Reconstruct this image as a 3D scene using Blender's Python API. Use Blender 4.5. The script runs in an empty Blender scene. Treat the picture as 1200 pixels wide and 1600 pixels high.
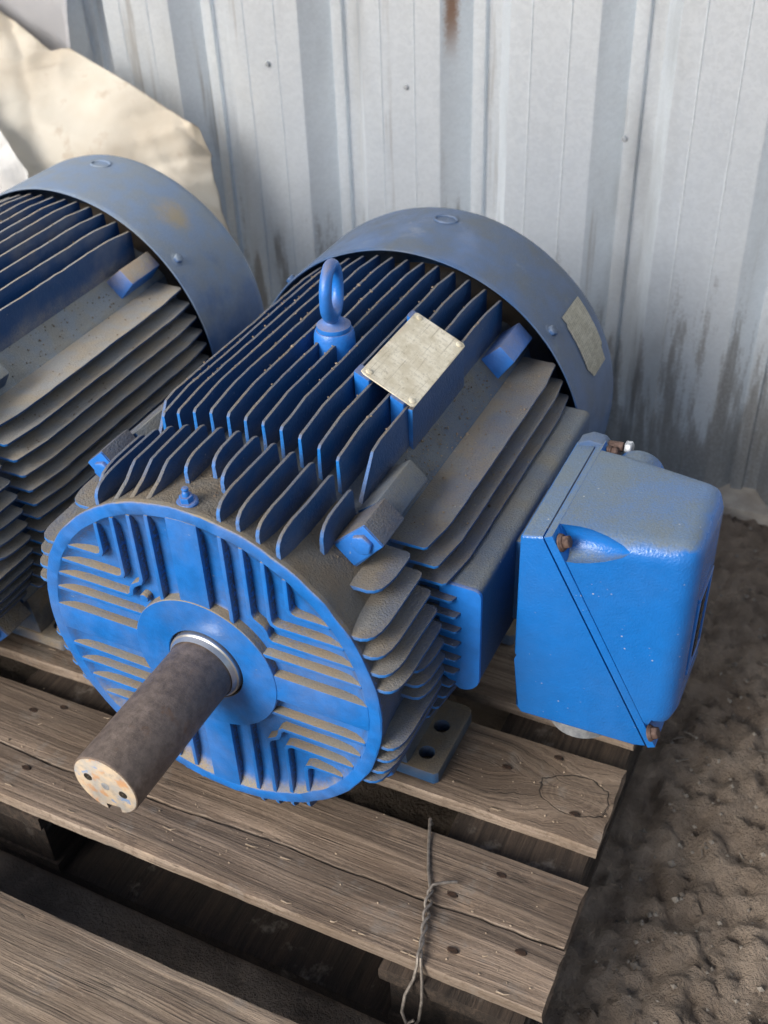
import bpy, bmesh, math, random
from mathutils import Vector, Matrix, noise
random.seed(7)
PI = math.pi; rad = math.radians
S = bpy.context.scene
COL = S.collection

# ------------------------------------------------------------------ camera, world, sun, exposure
cam_d = bpy.data.cameras.new('camera'); cam = bpy.data.objects.new('camera', cam_d); COL.objects.link(cam)
cam.location = (0.483005, -0.572340, 0.731837)
cam.rotation_euler = (0.911213, 0.0334498, 0.448534)
cam_d.sensor_fit = 'VERTICAL'; cam_d.sensor_height = 36; cam_d.sensor_width = 27
cam_d.lens = 1753.9 / 1600 * 36
cam_d.clip_start = 0.01; cam_d.clip_end = 500
cam_d.dof.use_dof = True; cam_d.dof.focus_distance = 1.03; cam_d.dof.aperture_fstop = 6.3
S.camera = cam
SUN_EL, SUN_AZ = rad(32), rad(-24)      # azimuth measured from -Y (the open front) towards +X
W = bpy.data.worlds.new('World'); S.world = W; W.use_nodes = True
wn = W.node_tree; wn.nodes.clear()
sky = wn.nodes.new('ShaderNodeTexSky'); sky.sky_type = 'NISHITA'; sky.sun_disc = False
sky.sun_elevation = SUN_EL; sky.sun_rotation = PI - SUN_AZ
sky.air_density = 1.0; sky.dust_density = 3.0; sky.ozone_density = 1.0
bg = wn.nodes.new('ShaderNodeBackground'); bg.inputs['Strength'].default_value = 0.05
wo = wn.nodes.new('ShaderNodeOutputWorld')
wn.links.new(sky.outputs[0], bg.inputs[0]); wn.links.new(bg.outputs[0], wo.inputs[0])
sl = bpy.data.lights.new('sun', 'SUN'); so = bpy.data.objects.new('sun', sl); COL.objects.link(so)
sl.energy = 1.5; sl.angle = rad(30); sl.color = (1.0, 0.975, 0.94)
sd = Vector((math.sin(SUN_AZ) * math.cos(SUN_EL), -math.cos(SUN_AZ) * math.cos(SUN_EL), math.sin(SUN_EL)))
so.rotation_euler = sd.to_track_quat('Z', 'Y').to_euler()
S.view_settings.view_transform = 'Standard'; S.view_settings.look = 'None'
S.view_settings.exposure = 1.48; S.view_settings.gamma = 1.0
S.cycles.max_bounces = 6

# ------------------------------------------------------------------ materials
class NT:
    def __init__(s, name):
        s.m = bpy.data.materials.new(name); s.m.use_nodes = True; s.t = s.m.node_tree; s.t.nodes.clear()
        s.out = s.n('ShaderNodeOutputMaterial'); s.b = s.n('ShaderNodeBsdfPrincipled'); s.l(s.b.outputs[0], s.out.inputs[0])
    def n(s, t, **k):
        o = s.t.nodes.new(t)
        for a, v in k.items(): setattr(o, a, v)
        return o
    def l(s, a, b): s.t.links.new(a, b)
    def put(s, sock, v):
        if hasattr(v, 'is_output') or hasattr(v, 'links'): s.l(v, sock)
        elif isinstance(v, tuple) and len(v) == 3 and sock.type == 'RGBA': sock.default_value = v + (1,)
        else: sock.default_value = v
    def math(s, op, a, b=0.0, c=None, clamp=False):
        o = s.n('ShaderNodeMath', operation=op, use_clamp=clamp); s.put(o.inputs[0], a); s.put(o.inputs[1], b)
        if c is not None: s.put(o.inputs[2], c)
        return o.outputs[0]
    def ss(s, v, lo, hi, a=0.0, b=1.0):
        o = s.n('ShaderNodeMapRange', interpolation_type='SMOOTHSTEP')
        s.put(o.inputs[0], v); s.put(o.inputs[1], lo); s.put(o.inputs[2], hi); s.put(o.inputs[3], a); s.put(o.inputs[4], b)
        return o.outputs[0]
    def mix(s, f, a, b, mode='MIX'):
        o = s.n('ShaderNodeMix', data_type='RGBA', blend_type=mode); s.put(o.inputs[0], f); s.put(o.inputs[6], a); s.put(o.inputs[7], b)
        return o.outputs[2]
    def coord(s, kind='Object'): return s.n('ShaderNodeTexCoord').outputs[kind]
    def mapping(s, v, scale=(1, 1, 1), loc=(0, 0, 0), rot=(0, 0, 0)):
        o = s.n('ShaderNodeMapping'); s.l(v, o.inputs[0]); s.put(o.inputs[1], loc); o.inputs[2].default_value = rot; o.inputs[3].default_value = scale
        return o.outputs[0]
    def noise(s, v, scale, detail=4.0, rough=0.55, dist=0.0):
        o = s.n('ShaderNodeTexNoise'); s.l(v, o.inputs['Vector']); o.inputs['Scale'].default_value = scale
        o.inputs['Detail'].default_value = detail; o.inputs['Roughness'].default_value = rough; o.inputs['Distortion'].default_value = dist
        return o.outputs[0]
    def voro(s, v, scale, feature='F1'):
        o = s.n('ShaderNodeTexVoronoi', feature=feature); s.l(v, o.inputs['Vector']); o.inputs['Scale'].default_value = scale
        return o
    def sep(s, v):
        o = s.n('ShaderNodeSeparateXYZ'); s.l(v, o.inputs[0]); return o.outputs
    def bump(s, h, strength, dist, normal=None):
        o = s.n('ShaderNodeBump'); s.put(o.inputs['Strength'], strength); o.inputs['Distance'].default_value = dist; s.l(h, o.inputs['Height'])
        if normal: s.l(normal, o.inputs['Normal'])
        return o.outputs[0]
    def set(s, **k):
        for a, v in k.items(): s.put(s.b.inputs[a.replace('_', ' ')], v)
        return s.m

def gpos(n):                                             # world position, for things cast in one piece
    return n.n('ShaderNodeNewGeometry').outputs['Position']

def paint(name, base, dustc=(0.19, 0.165, 0.13), top=0.8, all_=0.05, spots=0.0, rough=0.38, root=0.0, lo=0.25, hi=0.85, peel=0.35, worn=0.0, tex=0.0, side_tone=None, recess=0.0, bd=.0022, fine_amt=1.0):
    n = NT(name); P = gpos(n)
    geo = n.n('ShaderNodeNewGeometry'); NN = n.sep(geo.outputs['Normal']); nz = NN[2]
    big = n.noise(P, 14, 3); med = n.noise(P, 70, 5, 0.6); fine = n.noise(P, 520, 3, 0.7)
    info = n.n('ShaderNodeObjectInfo'); extra = n.sep(info.outputs['Color'])[0]      # how long it has stood gathering dirt
    up = n.ss(n.math('ADD', nz, n.math('MULTIPLY', n.math('SUBTRACT', med, 0.5), 0.5)), lo, hi)
    f = n.math('MULTIPLY', up, n.math('ADD', top, n.math('MULTIPLY', n.math('SUBTRACT', big, 0.5), 0.9)))
    f = n.math('ADD', f, n.math('MULTIPLY', n.ss(big, 0.35, 0.75), all_))
    f = n.math('ADD', f, n.math('MULTIPLY', extra, n.ss(n.math('ADD', nz, n.math('MULTIPLY', n.math('SUBTRACT', big, .5), 1.2)), -0.05, 0.95, 0.0, 0.8)))
    if root:
        oc = n.sep(n.coord('Object')); r2 = n.math('SQRT', n.math('ADD', n.math('MULTIPLY', oc[0], oc[0]), n.math('MULTIPLY', oc[2], oc[2])))
        rr = n.ss(n.math('ADD', r2, n.math('MULTIPLY', n.math('SUBTRACT', med, 0.5), 0.02)), 0.170, 0.192, 1.0, 0.0)
        f = n.math('ADD', f, n.math('MULTIPLY', rr, n.math('MULTIPLY', root, n.ss(n.math('ADD', nz, n.math('MULTIPLY', n.math('SUBTRACT', fine, .5), .8)), -.5, .5, .25, 1.0))))
    f = n.math('MULTIPLY', f, n.ss(fine, 0.25, 0.7, 0.72, 1.12), clamp=True)
    f = n.math('MINIMUM', f, 0.96)
    mv = .05 if name.endswith('box') else .12
    bc = n.mix(n.ss(med, .3, .7), tuple(c * (1 - mv) for c in base), tuple(min(1, c * (1 + mv * .8)) for c in base))
    if side_tone:                                             # darker second colour on all faces but those turned to the front
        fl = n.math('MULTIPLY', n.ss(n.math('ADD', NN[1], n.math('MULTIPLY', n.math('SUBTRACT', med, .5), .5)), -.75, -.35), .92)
        bc = n.mix(fl, bc, side_tone)
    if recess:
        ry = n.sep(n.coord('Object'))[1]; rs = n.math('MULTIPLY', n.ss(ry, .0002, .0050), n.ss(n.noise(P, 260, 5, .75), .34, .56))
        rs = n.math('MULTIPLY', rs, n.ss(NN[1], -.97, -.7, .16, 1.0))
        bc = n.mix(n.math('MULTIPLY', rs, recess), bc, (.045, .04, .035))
    dl = n.mix(extra, dustc, tuple(c * 2.1 for c in dustc))
    dc = n.mix(n.ss(n.noise(P, 38, 4), .35, .65), dl, n.mix(1.0, dl, (1.12, .98, .80), 'MULTIPLY'))
    dc = n.mix(n.ss(n.noise(P, 900, 2, .6), .56, .70, 0, .28), dc, n.mix(1.0, dc, (1.9, 1.8, 1.6), 'MULTIPLY'))
    dc = n.mix(n.ss(n.noise(n.mapping(P, (1, 1, 1), (5, 2, 1)), 700, 2, .6), .56, .70, 0, .3), dc, n.mix(1.0, dc, (.35, .35, .36), 'MULTIPLY'))
    c = n.mix(f, bc, dc)
    if worn:
        w = n.ss(n.noise(P, 26, 6, .65), .60, .72, 0, worn)
        c = n.mix(w, c, (0.22, 0.24, 0.26))
        f = n.math('MAXIMUM', f, n.math('MULTIPLY', w, .5))
    if name == 'blue_paint_fan_cover':
        dd = n.n('ShaderNodeVectorMath', operation='DISTANCE'); n.l(P, dd.inputs[0]); dd.inputs[1].default_value = (-.362, .520, .168)
        c = n.mix(n.math('MULTIPLY', n.ss(n.math('ADD', dd.outputs['Value'], n.math('MULTIPLY', n.math('SUBTRACT', med, .5), .04)), .004, .034, 1, 0), .65), c, (.36, .27, .13))
    if spots:
        v = n.voro(P, 130); sp = n.math('MULTIPLY', n.ss(v.outputs['Distance'], 0.05, 0.16, 1, 0), n.ss(n.noise(P, 24, 2), 0.56, 0.66))
        c = n.mix(n.math('MULTIPLY', sp, spots), c, (0.5, 0.48, 0.42))
    hgt = n.math('ADD', n.math('MULTIPLY', n.noise(P, 430, 3, .5), peel), n.math('MULTIPLY', n.math('MULTIPLY', fine, f), 0.9))
    hgt = n.math('ADD', hgt, n.math('MULTIPLY', n.noise(P, 260, 3, .6), tex))
    if peel >= .3 and not side_tone:                          # small chips and scratches through the paint
        sc = n.ss(n.noise(n.mapping(P, (40, 300, 60), rot=(.5, .3, .8)), 1, 3, .6), .73, .76)
        ch = n.math('MULTIPLY', n.ss(n.noise(P, 210, 4, .6), .70, .73), n.ss(n.noise(P, 18, 2), .5, .6))
        c = n.mix(n.math('MULTIPLY', n.math('MAXIMUM', sc, ch), .55), c, (.30, .33, .36))
    return n.set(Base_Color=c, Roughness=n.math('ADD', rough, n.math('MULTIPLY', f, 0.45), clamp=True), Normal=n.bump(hgt, 0.6, bd))

BLUE = (0.012, 0.135, 0.50)
M = {}
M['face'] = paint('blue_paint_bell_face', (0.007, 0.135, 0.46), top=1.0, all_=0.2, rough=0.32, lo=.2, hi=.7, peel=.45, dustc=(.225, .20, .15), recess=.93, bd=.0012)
M['fin'] = paint('blue_paint_cooling_fins', (0.010, 0.15, 0.48), side_tone=(.007, .045, .135), top=0.78, all_=0.08, root=0.62, rough=0.45, spots=.4, tex=.5, dustc=(.165, .162, .152))
M['bell'] = paint('blue_paint_bell_skirt', (0.010, 0.12, 0.40), side_tone=(.008, .045, .12), top=0.74, all_=0.10, root=0.7, rough=0.45, tex=1.3, dustc=(.150, .135, .110), lo=.1, hi=1.0)
M['frame'] = paint('blue_paint_frame', (0.010, 0.07, 0.20), side_tone=(.010, .050, .13), top=0.84, all_=0.25, rough=0.5, dustc=(.13, .145, .155), spots=.4)
M['box'] = paint('blue_paint_box', (0.008, 0.130, 0.44), top=0.90, all_=0.08, rough=0.23, dustc=(.105, .150, .205), spots=.7, lo=.55, hi=.95, peel=1.0, bd=.0010)
M['cover'] = paint('blue_paint_fan_cover', (0.020, 0.080, 0.22), top=0.50, all_=0.55, rough=0.30, dustc=(.085, .115, .165), worn=.25, lo=-.3, hi=.9, bd=.0008)
M['bright'] = paint('blue_paint_fresh', (0.012, 0.15, 0.52), top=0.60, all_=0.10, rough=0.35, lo=.4, hi=.95, bd=.0015)
M['foot'] = paint('blue_paint_foot', (0.02, 0.075, 0.18), side_tone=(.03, .045, .065), top=0.95, all_=0.75, rough=0.6, dustc=(.16, .145, .12), lo=-.1)
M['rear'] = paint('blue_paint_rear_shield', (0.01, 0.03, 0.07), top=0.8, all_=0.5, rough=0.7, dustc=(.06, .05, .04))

def m_shaft():
    n = NT('oiled_brown_steel'); P = gpos(n)
    a = n.noise(P, 130, 6, .7); b = n.noise(P, 800, 3, .7); d = n.noise(P, 22, 3)
    oc = n.coord('Object'); tm = n.noise(n.mapping(oc, (20, 1100, 20)), 1, 2, .6)          # turning marks
    c = n.mix(n.ss(a, .3, .7), (0.13, 0.10, 0.08), (0.24, 0.185, 0.15))
    c = n.mix(n.ss(d, .40, .65, 0, .35), c, (0.11, 0.085, 0.07))
    c = n.mix(n.ss(b, .58, .75, 0, .5), c, (0.34, 0.28, 0.23))
    c = n.mix(n.ss(n.noise(P, 34, 5, .7), .60, .72, 0, .45), c, (0.20, 0.105, 0.05))
    return n.set(Base_Color=c, Metallic=.5, Roughness=n.ss(a, .2, .8, .36, .55), Normal=n.bump(n.math('ADD', n.math('MULTIPLY', tm, .5), n.math('ADD', b, a)), .4, .0012))
M['shaft'] = m_shaft()
def m_end():
    n = NT('scraped_shaft_end'); P = gpos(n)
    a = n.noise(P, 60, 5, .6); b = n.noise(P, 130, 4, .6); d = n.noise(n.mapping(P, (1, 1, 1), (3, 1, 2)), 85, 3)
    c = n.mix(n.ss(a, .38, .62), (0.38, 0.36, 0.33), (0.55, 0.44, 0.31))
    c = n.mix(n.ss(n.noise(P, 45, 4, .6), .58, .68, 0, .75), c, (0.50, 0.24, 0.09))
    c = n.mix(n.ss(n.noise(n.mapping(P, (1, 1, 1), (3, 1, 2)), 60, 5, .7), .60, .64, 0, .8), c, (0.14, 0.27, 0.50))
    c = n.mix(n.ss(b, .55, .66, 0, .4), c, (.25, .22, .19))
    return n.set(Base_Color=c, Metallic=.1, Roughness=.6, Normal=n.bump(b, .3, .0006))
M['end'] = m_end()
def m_simple(name, c1, c2, scale, rough, metal=0.0, bump=.3, bd=.0005, stretch=(1, 1, 1)):
    n = NT(name); P = n.mapping(gpos(n), stretch); a = n.noise(P, scale, 6, .65)
    return n.set(Base_Color=n.mix(n.ss(a, .3, .7), c1, c2), Metallic=metal, Roughness=rough, Normal=n.bump(a, bump, bd))
M['silver'] = m_simple('machined_ring', (.48, .50, .52), (.62, .63, .64), 60, .3, .85)
M['black'] = m_simple('black_gap_and_gasket', (.008, .008, .009), (.015, .014, .014), 90, .6)
M['rust'] = m_simple('rusty_bolt', (.045, .024, .018), (.13, .085, .07), 160, .75, .2, .6)
M['zinc'] = m_simple('dirty_zinc', (.24, .26, .29), (.42, .44, .46), 140, .45, .5)
M['cloth'] = m_simple('dull_tape', (.35, .30, .22), (.55, .50, .40), 90, .8)
def m_plate():
    n = NT('tarnished_nameplate'); P = n.coord('Object')
    a = n.noise(P, 55, 5, .65); l = n.noise(n.mapping(P, (420, 14, 10)), 1, 4, .7); s = n.noise(P, 240, 3)
    c = n.mix(n.ss(a, .32, .68), (0.55, 0.49, 0.36), (0.74, 0.69, 0.56))
    c = n.mix(n.ss(l, .54, .68, 0, .5), c, (0.27, 0.23, 0.16))
    c = n.mix(n.ss(s, .60, .72, 0, .45), c, (0.24, 0.19, 0.12))
    o = n.sep(P); row = n.ss(n.math('SINE', n.math('MULTIPLY', o[1], 900)), .2, .6); wd = n.ss(n.noise(n.mapping(P, (260, 60, 200)), 2.2, 2, .6), .47, .53)
    c = n.mix(n.math('MULTIPLY', n.math('MULTIPLY', row, wd), n.ss(a, .4, .6, .0, .22)), c, (.16, .14, .10))
    return n.set(Base_Color=c, Metallic=.2, Roughness=n.ss(a, .3, .7, .5, .34), Normal=n.bump(n.math('ADD', a, l), .25, .0006))
M['plate'] = m_plate()
def m_sticker():
    n = NT('yellowed_paper_label'); P = n.coord('Object')
    a = n.noise(P, 80, 4, .6)
    s = n.sep(P); row = n.math('SINE', n.math('MULTIPLY', s[1], 1500)); wd = n.noise(n.mapping(P, (200, 30, 200)), 3.0, 3, .6)
    t = n.math('MULTIPLY', n.ss(row, .15, .5), n.ss(wd, .46, .52))
    c = n.mix(n.ss(a, .3, .7), (.56, .54, .44), (.72, .70, .60))
    c = n.mix(n.math('MULTIPLY', t, .5), c, (.12, .12, .10))
    return n.set(Base_Color=c, Roughness=.65)
M['sticker'] = m_sticker()

def m_wood(name, dark, light, knots=(), seed=0.0, axis=0, edge=False):
    n = NT(name); P = n.coord('Object')
    P = n.mapping(P, (1, 1, 1), (seed * 3.1, seed * 1.7, seed), (0, 0, 0)) if seed else P
    O = n.sep(n.coord('Object'))
    grain_scale = (5, 190, 140) if axis == 0 else (190, 5, 140)
    warp = n.noise(n.mapping(P, (2.2, 9, 9) if axis == 0 else (9, 2.2, 9)), 1, 3); kf = None; disp = n.math('MULTIPLY', n.math('SUBTRACT', warp, .5), .022)
    for (kx, ky, kr) in knots:
        dx = n.math('SUBTRACT', O[0], kx); dy = n.math('SUBTRACT', O[1], ky)
        d = n.math('SQRT', n.math('ADD', n.math('MULTIPLY', n.math('MULTIPLY', dx, dx), .45), n.math('MULTIPLY', dy, dy)))
        d = n.math('ADD', d, n.math('MULTIPLY', n.math('SUBTRACT', n.noise(P, 26, 3), .5), .030))
        g = n.ss(d, kr * .4, kr * 2.6, 1, 0)
        disp = n.math('ADD', disp, n.math('MULTIPLY', n.math('MULTIPLY', g, n.math('SIGN', dy)), kr * .9))
        k = n.ss(d, kr * .85, kr * 1.1, 1, 0); rings = n.math('SINE', n.math('MULTIPLY', n.math('ADD', d, n.math('MULTIPLY', warp, .006)), 1300))
        ring = n.math('MULTIPLY', n.ss(n.math('ABSOLUTE', n.math('SUBTRACT', d, kr)), 0, .0012, 1, 0), 1.0)
        kf = (k, rings, ring) if kf is None else (n.math('MAXIMUM', kf[0], k), n.math('MULTIPLY', kf[1], rings), n.math('MAXIMUM', kf[2], ring))
    cx = n.n('ShaderNodeCombineXYZ'); s2 = n.sep(P)
    n.l(s2[0] if axis == 0 else n.math('ADD', s2[0], disp), cx.inputs[0]); n.l(n.math('ADD', s2[1], disp) if axis == 0 else s2[1], cx.inputs[1]); n.l(s2[2], cx.inputs[2])
    V = n.mapping(cx.outputs[0], grain_scale)
    g1 = n.noise(V, 1.0, 5, .62); g2 = n.noise(n.mapping(V, (1, 3.2, 3.2) if axis == 0 else (3.2, 1, 3.2)), 1.0, 3, .7)
    blot = n.noise(P, 9, 4, .6); fine = n.noise(n.mapping(P, (.35, 1, 1) if axis == 0 else (1, .35, 1)), 620, 4, .75)
    f = n.math('ADD', n.math('MULTIPLY', g1, .75), n.math('MULTIPLY', g2, .25))
    c = n.mix(n.ss(f, .36, .64), dark, light)
    c = n.mix(n.ss(fine, .54, .72, 0, .55), c, tuple(v * 1.5 for v in light))
    c = n.mix(n.ss(fine, .46, .30, 0, .55), c, tuple(v * .4 for v in dark))
    c = n.mix(n.ss(blot, .38, .70, 0, .6), c, (dark[0] * 1.0, dark[1] * .92, dark[2] * .82))
    c = n.mix(n.ss(n.noise(P, 31, 4), .60, .75, 0, .45), c, (light[0] * 1.15, light[1] * 1.1, light[2] * 1.02))
    lng = n.noise(n.mapping(cx.outputs[0], (2.2, 75, 60) if axis == 0 else (75, 2.2, 60)), 1, 4, .6)
    c = n.mix(n.ss(lng, .36, .62, .55, 0), c, tuple(v * .55 for v in dark))
    c = n.mix(n.ss(n.noise(P, 14, 5, .7), .56, .66, 0, .5), c, (.19, .165, .14))
    crack = n.math('MAXIMUM', n.ss(g2, .30, .36, 1, 0), n.math('MULTIPLY', n.ss(n.math('ABSOLUTE', n.math('SUBTRACT', lng, .5)), .0, .012, 1, 0), n.ss(n.noise(P, 10, 2), .55, .62)))
    c = n.mix(n.math('MULTIPLY', crack, .7), c, (.035, .025, .018))
    h = n.math('ADD', n.math('MULTIPLY', f, 1.2), n.math('ADD', n.math('MULTIPLY', fine, .25), n.math('MULTIPLY', crack, -.6)))
    if kf:
        c = n.mix(n.math('MULTIPLY', n.math('MULTIPLY', kf[0], n.ss(kf[1], -.4, .9)), .2), c, light)
        c = n.mix(n.math('MULTIPLY', kf[2], n.ss(n.noise(P, 34, 3), .50, .60, .0, .38)), c, (.03, .02, .015))
        h = n.math('SUBTRACT', h, n.math('MULTIPLY', kf[2], 1.5))
    if edge:
        c = n.mix(n.ss(n.noise(P, 120, 5, .7), .5, .66, 0, .55), c, (dark[0] * .55, dark[1] * .5, dark[2] * .45))
    return n.set(Base_Color=c, Roughness=.82, Normal=n.bump(h, .9, .0030))
WD, WL = (0.110, 0.078, 0.055), (0.262, 0.196, 0.143)
M['edge'] = m_wood('pale_sawn_edge', (.20, .15, .11), (.40, .32, .25), edge=True)
M['block'] = m_wood('shaded_stringer_wood', (.012, .008, .005), (.040, .025, .016), axis=1)  # under-deck wood darkened so its colour gives the gaps their shade
M['strng'] = m_wood('shaded_board_wood', (.026, .018, .012), (.075, .052, .036), axis=1)  # darkened likewise for the shade under the deck

def m_galv():
    n = NT('galvanised_sheet'); P = gpos(n); big = n.noise(n.mapping(P, (6, 6, 2.2)), 1, 4, .6)
    v = n.voro(P, 260).outputs['Color']; sp = n.sep(v)[0]; fine = n.noise(P, 260, 4, .7)
    c = n.mix(n.ss(sp, 0, 1), (.88, .92, .95), (.93, .97, 1.0))
    c = n.mix(n.ss(big, .5, .75, 0, .45), c, (.42, .42, .41))
    st = n.noise(n.mapping(P, (34, 34, 1.6)), 1, 4, .65)
    c = n.mix(n.ss(st, .60, .74, 0, .55), c, (.40, .36, .31))
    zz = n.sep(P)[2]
    shade_streak = n.noise(n.mapping(P, (26, 26, 3)), 1, 5, .7)
    wall_shade = n.ss(n.math('ADD', zz, n.math('ADD', n.math('MULTIPLY', n.math('SUBTRACT', shade_streak, .5), 1.1), n.math('MULTIPLY', n.math('SUBTRACT', fine, .5), .35))), -.20, -.06, .6, 0)  # shade low on the wall painted in, broken into muddy brown splashes
    c = n.mix(n.math('MULTIPLY', wall_shade, n.ss(fine, .3, .6, .55, 1)), c, (.20, .175, .15))
    x = n.sep(P); rx = n.math('ABSOLUTE', n.math('ADD', x[0], .142)); rst = n.math('MULTIPLY', n.ss(n.math('ADD', rx, n.math('MULTIPLY', n.math('SUBTRACT', fine, .5), .012)), .002, .010, 1, 0), n.ss(n.math('ADD', x[2], n.math('MULTIPLY', big, .1)), .30, .38, 0, .8))
    c = n.mix(rst, c, (.38, .17, .06))
    return n.set(Base_Color=c, Metallic=.48, Roughness=n.ss(n.math('ADD', fine, n.math('MULTIPLY', sp, .25)), .4, .9, .28, .40), Normal=n.bump(n.math('ADD', fine, n.math('MULTIPLY', sp, .15)), .35, .0008))
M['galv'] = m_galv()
def m_dirt():
    n = NT('brown_packed_dirt'); P = gpos(n)
    a = n.noise(P, 11, 6, .65); b = n.noise(P, 48, 6, .7); s = n.noise(P, 260, 4, .7)
    c = n.mix(n.ss(a, .3, .7), (.165, .125, .092), (.33, .262, .20))
    c = n.mix(n.ss(b, .55, .72, 0, .6), c, (.32, .26, .20))
    c = n.mix(n.ss(s, .66, .74, 0, .5), c, (.34, .29, .23))
    return n.set(Base_Color=c, Roughness=.9, Normal=n.bump(n.math('ADD', b, n.math('MULTIPLY', s, .6)), 1.0, .014))
M['dirt'] = m_dirt()
def m_tarp(name, c1, c2, c3, tr=0.0):
    n = NT(name); P = gpos(n); a = n.noise(P, 5, 4, .55); b = n.noise(P, 20, 5, .6)
    c = n.mix(n.ss(a, .36, .64), c1, c2); c = n.mix(n.ss(b, .58, .72, 0, .5), c, c3)
    return n.set(Base_Color=c, Roughness=.62, Normal=n.bump(b, .4, .004))
M['tarp'] = m_tarp('beige_tarpaulin', (.70, .63, .52), (.84, .80, .71), (.58, .47, .35))
M['bag'] = m_tarp('white_plastic', (.80, .80, .80), (.88, .88, .87), (.70, .70, .70))
M['greybag'] = m_tarp('grey_plastic', (.56, .56, .58), (.66, .66, .68), (.48, .47, .46))
M['wire'] = m_simple('tarnished_wire', (.16, .14, .12), (.32, .28, .24), 200, .5, .6)
M['splinter'] = m_simple('pale_splinter', (.20, .15, .10), (.42, .33, .24), 90, .85)
M['nailm'] = m_simple('rusty_nail', (.010, .007, .005), (.055, .028, .016), 220, .8, .3, .6)
M['hole'] = m_simple('greasy_dark_steel', (.015, .013, .012), (.05, .04, .03), 200, .6, .4)
M['conc'] = m_simple('dusty_concrete', (.28, .25, .21), (.46, .42, .36), 20, .9, 0, .5, .004)

# ------------------------------------------------------------------ mesh helpers
def finish(bm, name, mat, parent=None, angle=38, bevel=0.0, seg=1):
    if bevel:
        bmesh.ops.recalc_face_normals(bm, faces=bm.faces[:])
        es = [e for e in bm.edges if len(e.link_faces) == 2 and e.calc_face_angle(0) > rad(28)]
        if es: bmesh.ops.bevel(bm, geom=es, offset=bevel, segments=seg, profile=.6, affect='EDGES', clamp_overlap=True)
    bmesh.ops.recalc_face_normals(bm, faces=bm.faces[:])
    for f in bm.faces: f.smooth = True
    for e in bm.edges: e.smooth = not (len(e.link_faces) == 2 and e.calc_face_angle(0) > rad(angle))
    me = bpy.data.meshes.new(name); bm.to_mesh(me); bm.free()
    for m in (mat if isinstance(mat, (list, tuple)) else [mat]): me.materials.append(m)
    return link(me, name, parent)
def link(me, name, parent=None):
    o = bpy.data.objects.new(name, me); COL.objects.link(o)
    if parent is not None: o.parent = parent
    return o
def tag(o, label, cat, group=None):
    o['label'] = label; o['category'] = cat
    if group: o['group'] = group
    return o
def struct(o): o['kind'] = 'structure'; return o
def prism(bm, poly, a, b, fn):
    """poly: 2D points, extruded from a to b; fn(u,v,w)->xyz"""
    A = [bm.verts.new(fn(u, v, a)) for u, v in poly]; B = [bm.verts.new(fn(u, v, b)) for u, v in poly]
    n = len(poly); bm.faces.new(A); bm.faces.new(B[::-1])
    for i in range(n): bm.faces.new((A[i], B[i], B[(i + 1) % n], A[(i + 1) % n]))
    return A, B
def boxm(bm, x0, x1, y0, y1, z0, z1):
    return prism(bm, [(x0, y0), (x1, y0), (x1, y1), (x0, y1)], z0, z1, lambda u, v, w: (u, v, w))
def lathe(bm, prof, n=64, axis='y', cen=(0, 0, 0), cap0=False, cap1=False):
    rings = []
    for r, h in prof:
        R = []
        for i in range(n):
            a = 2 * PI * i / n; c, s = r * math.cos(a), r * math.sin(a)
            p = (c, h, s) if axis == 'y' else ((c, s, h) if axis == 'z' else (h, c, s))
            R.append(bm.verts.new((p[0] + cen[0], p[1] + cen[1], p[2] + cen[2])))
        rings.append(R)
    for A, B in zip(rings, rings[1:]):
        for i in range(n): bm.faces.new((A[i], A[(i + 1) % n], B[(i + 1) % n], B[i]))
    if cap0: bm.faces.new(rings[0])
    if cap1: bm.faces.new(rings[-1])
    return rings
def tube(bm, pts, r, n=8, closed=False):
    pts = [Vector(p) for p in pts]; rings = []; up = None; N = len(pts)
    for i, p in enumerate(pts):
        a = pts[(i - 1) % N] if (closed or i) else p; b = pts[(i + 1) % N] if (closed or i < N - 1) else p
        t = (b - a).normalized()
        if up is None: up = t.orthogonal().normalized()
        up = (up - t * up.dot(t)).normalized(); s = t.cross(up)
        rr = r[i] if isinstance(r, (list, tuple)) else r
        rings.append([bm.verts.new(p + (up * math.cos(2 * PI * k / n) + s * math.sin(2 * PI * k / n)) * rr) for k in range(n)])
    for i in range(N if closed else N - 1):
        A, B = rings[i], rings[(i + 1) % N]
        for k in range(n): bm.faces.new((A[k], A[(k + 1) % n], B[(k + 1) % n], B[k]))
    if not closed: bm.faces.new(rings[0]); bm.faces.new(rings[-1][::-1])
def hexa(bm, r, h0, h1, M4, n=6, dome=0.0):
    A = []; levels = [(r, h0), (r, h1 - .0012), (r * .88, h1)]
    for rr, h in levels: A.append([bm.verts.new(M4 @ Vector((rr * math.cos(2 * PI * i / n), rr * math.sin(2 * PI * i / n), h))) for i in range(n)])
    for a, b in zip(A, A[1:]):
        for i in range(n): bm.faces.new((a[i], a[(i + 1) % n], b[(i + 1) % n], b[i]))
    bm.faces.new(A[0]); bm.faces.new(A[-1])
def frame_mat(pos, zdir, roll=0.0):
    q = Vector(zdir).to_track_quat('Z', 'Y'); return Matrix.Translation(Vector(pos)) @ q.to_matrix().to_4x4() @ Matrix.Rotation(roll, 4, 'Z')
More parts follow.
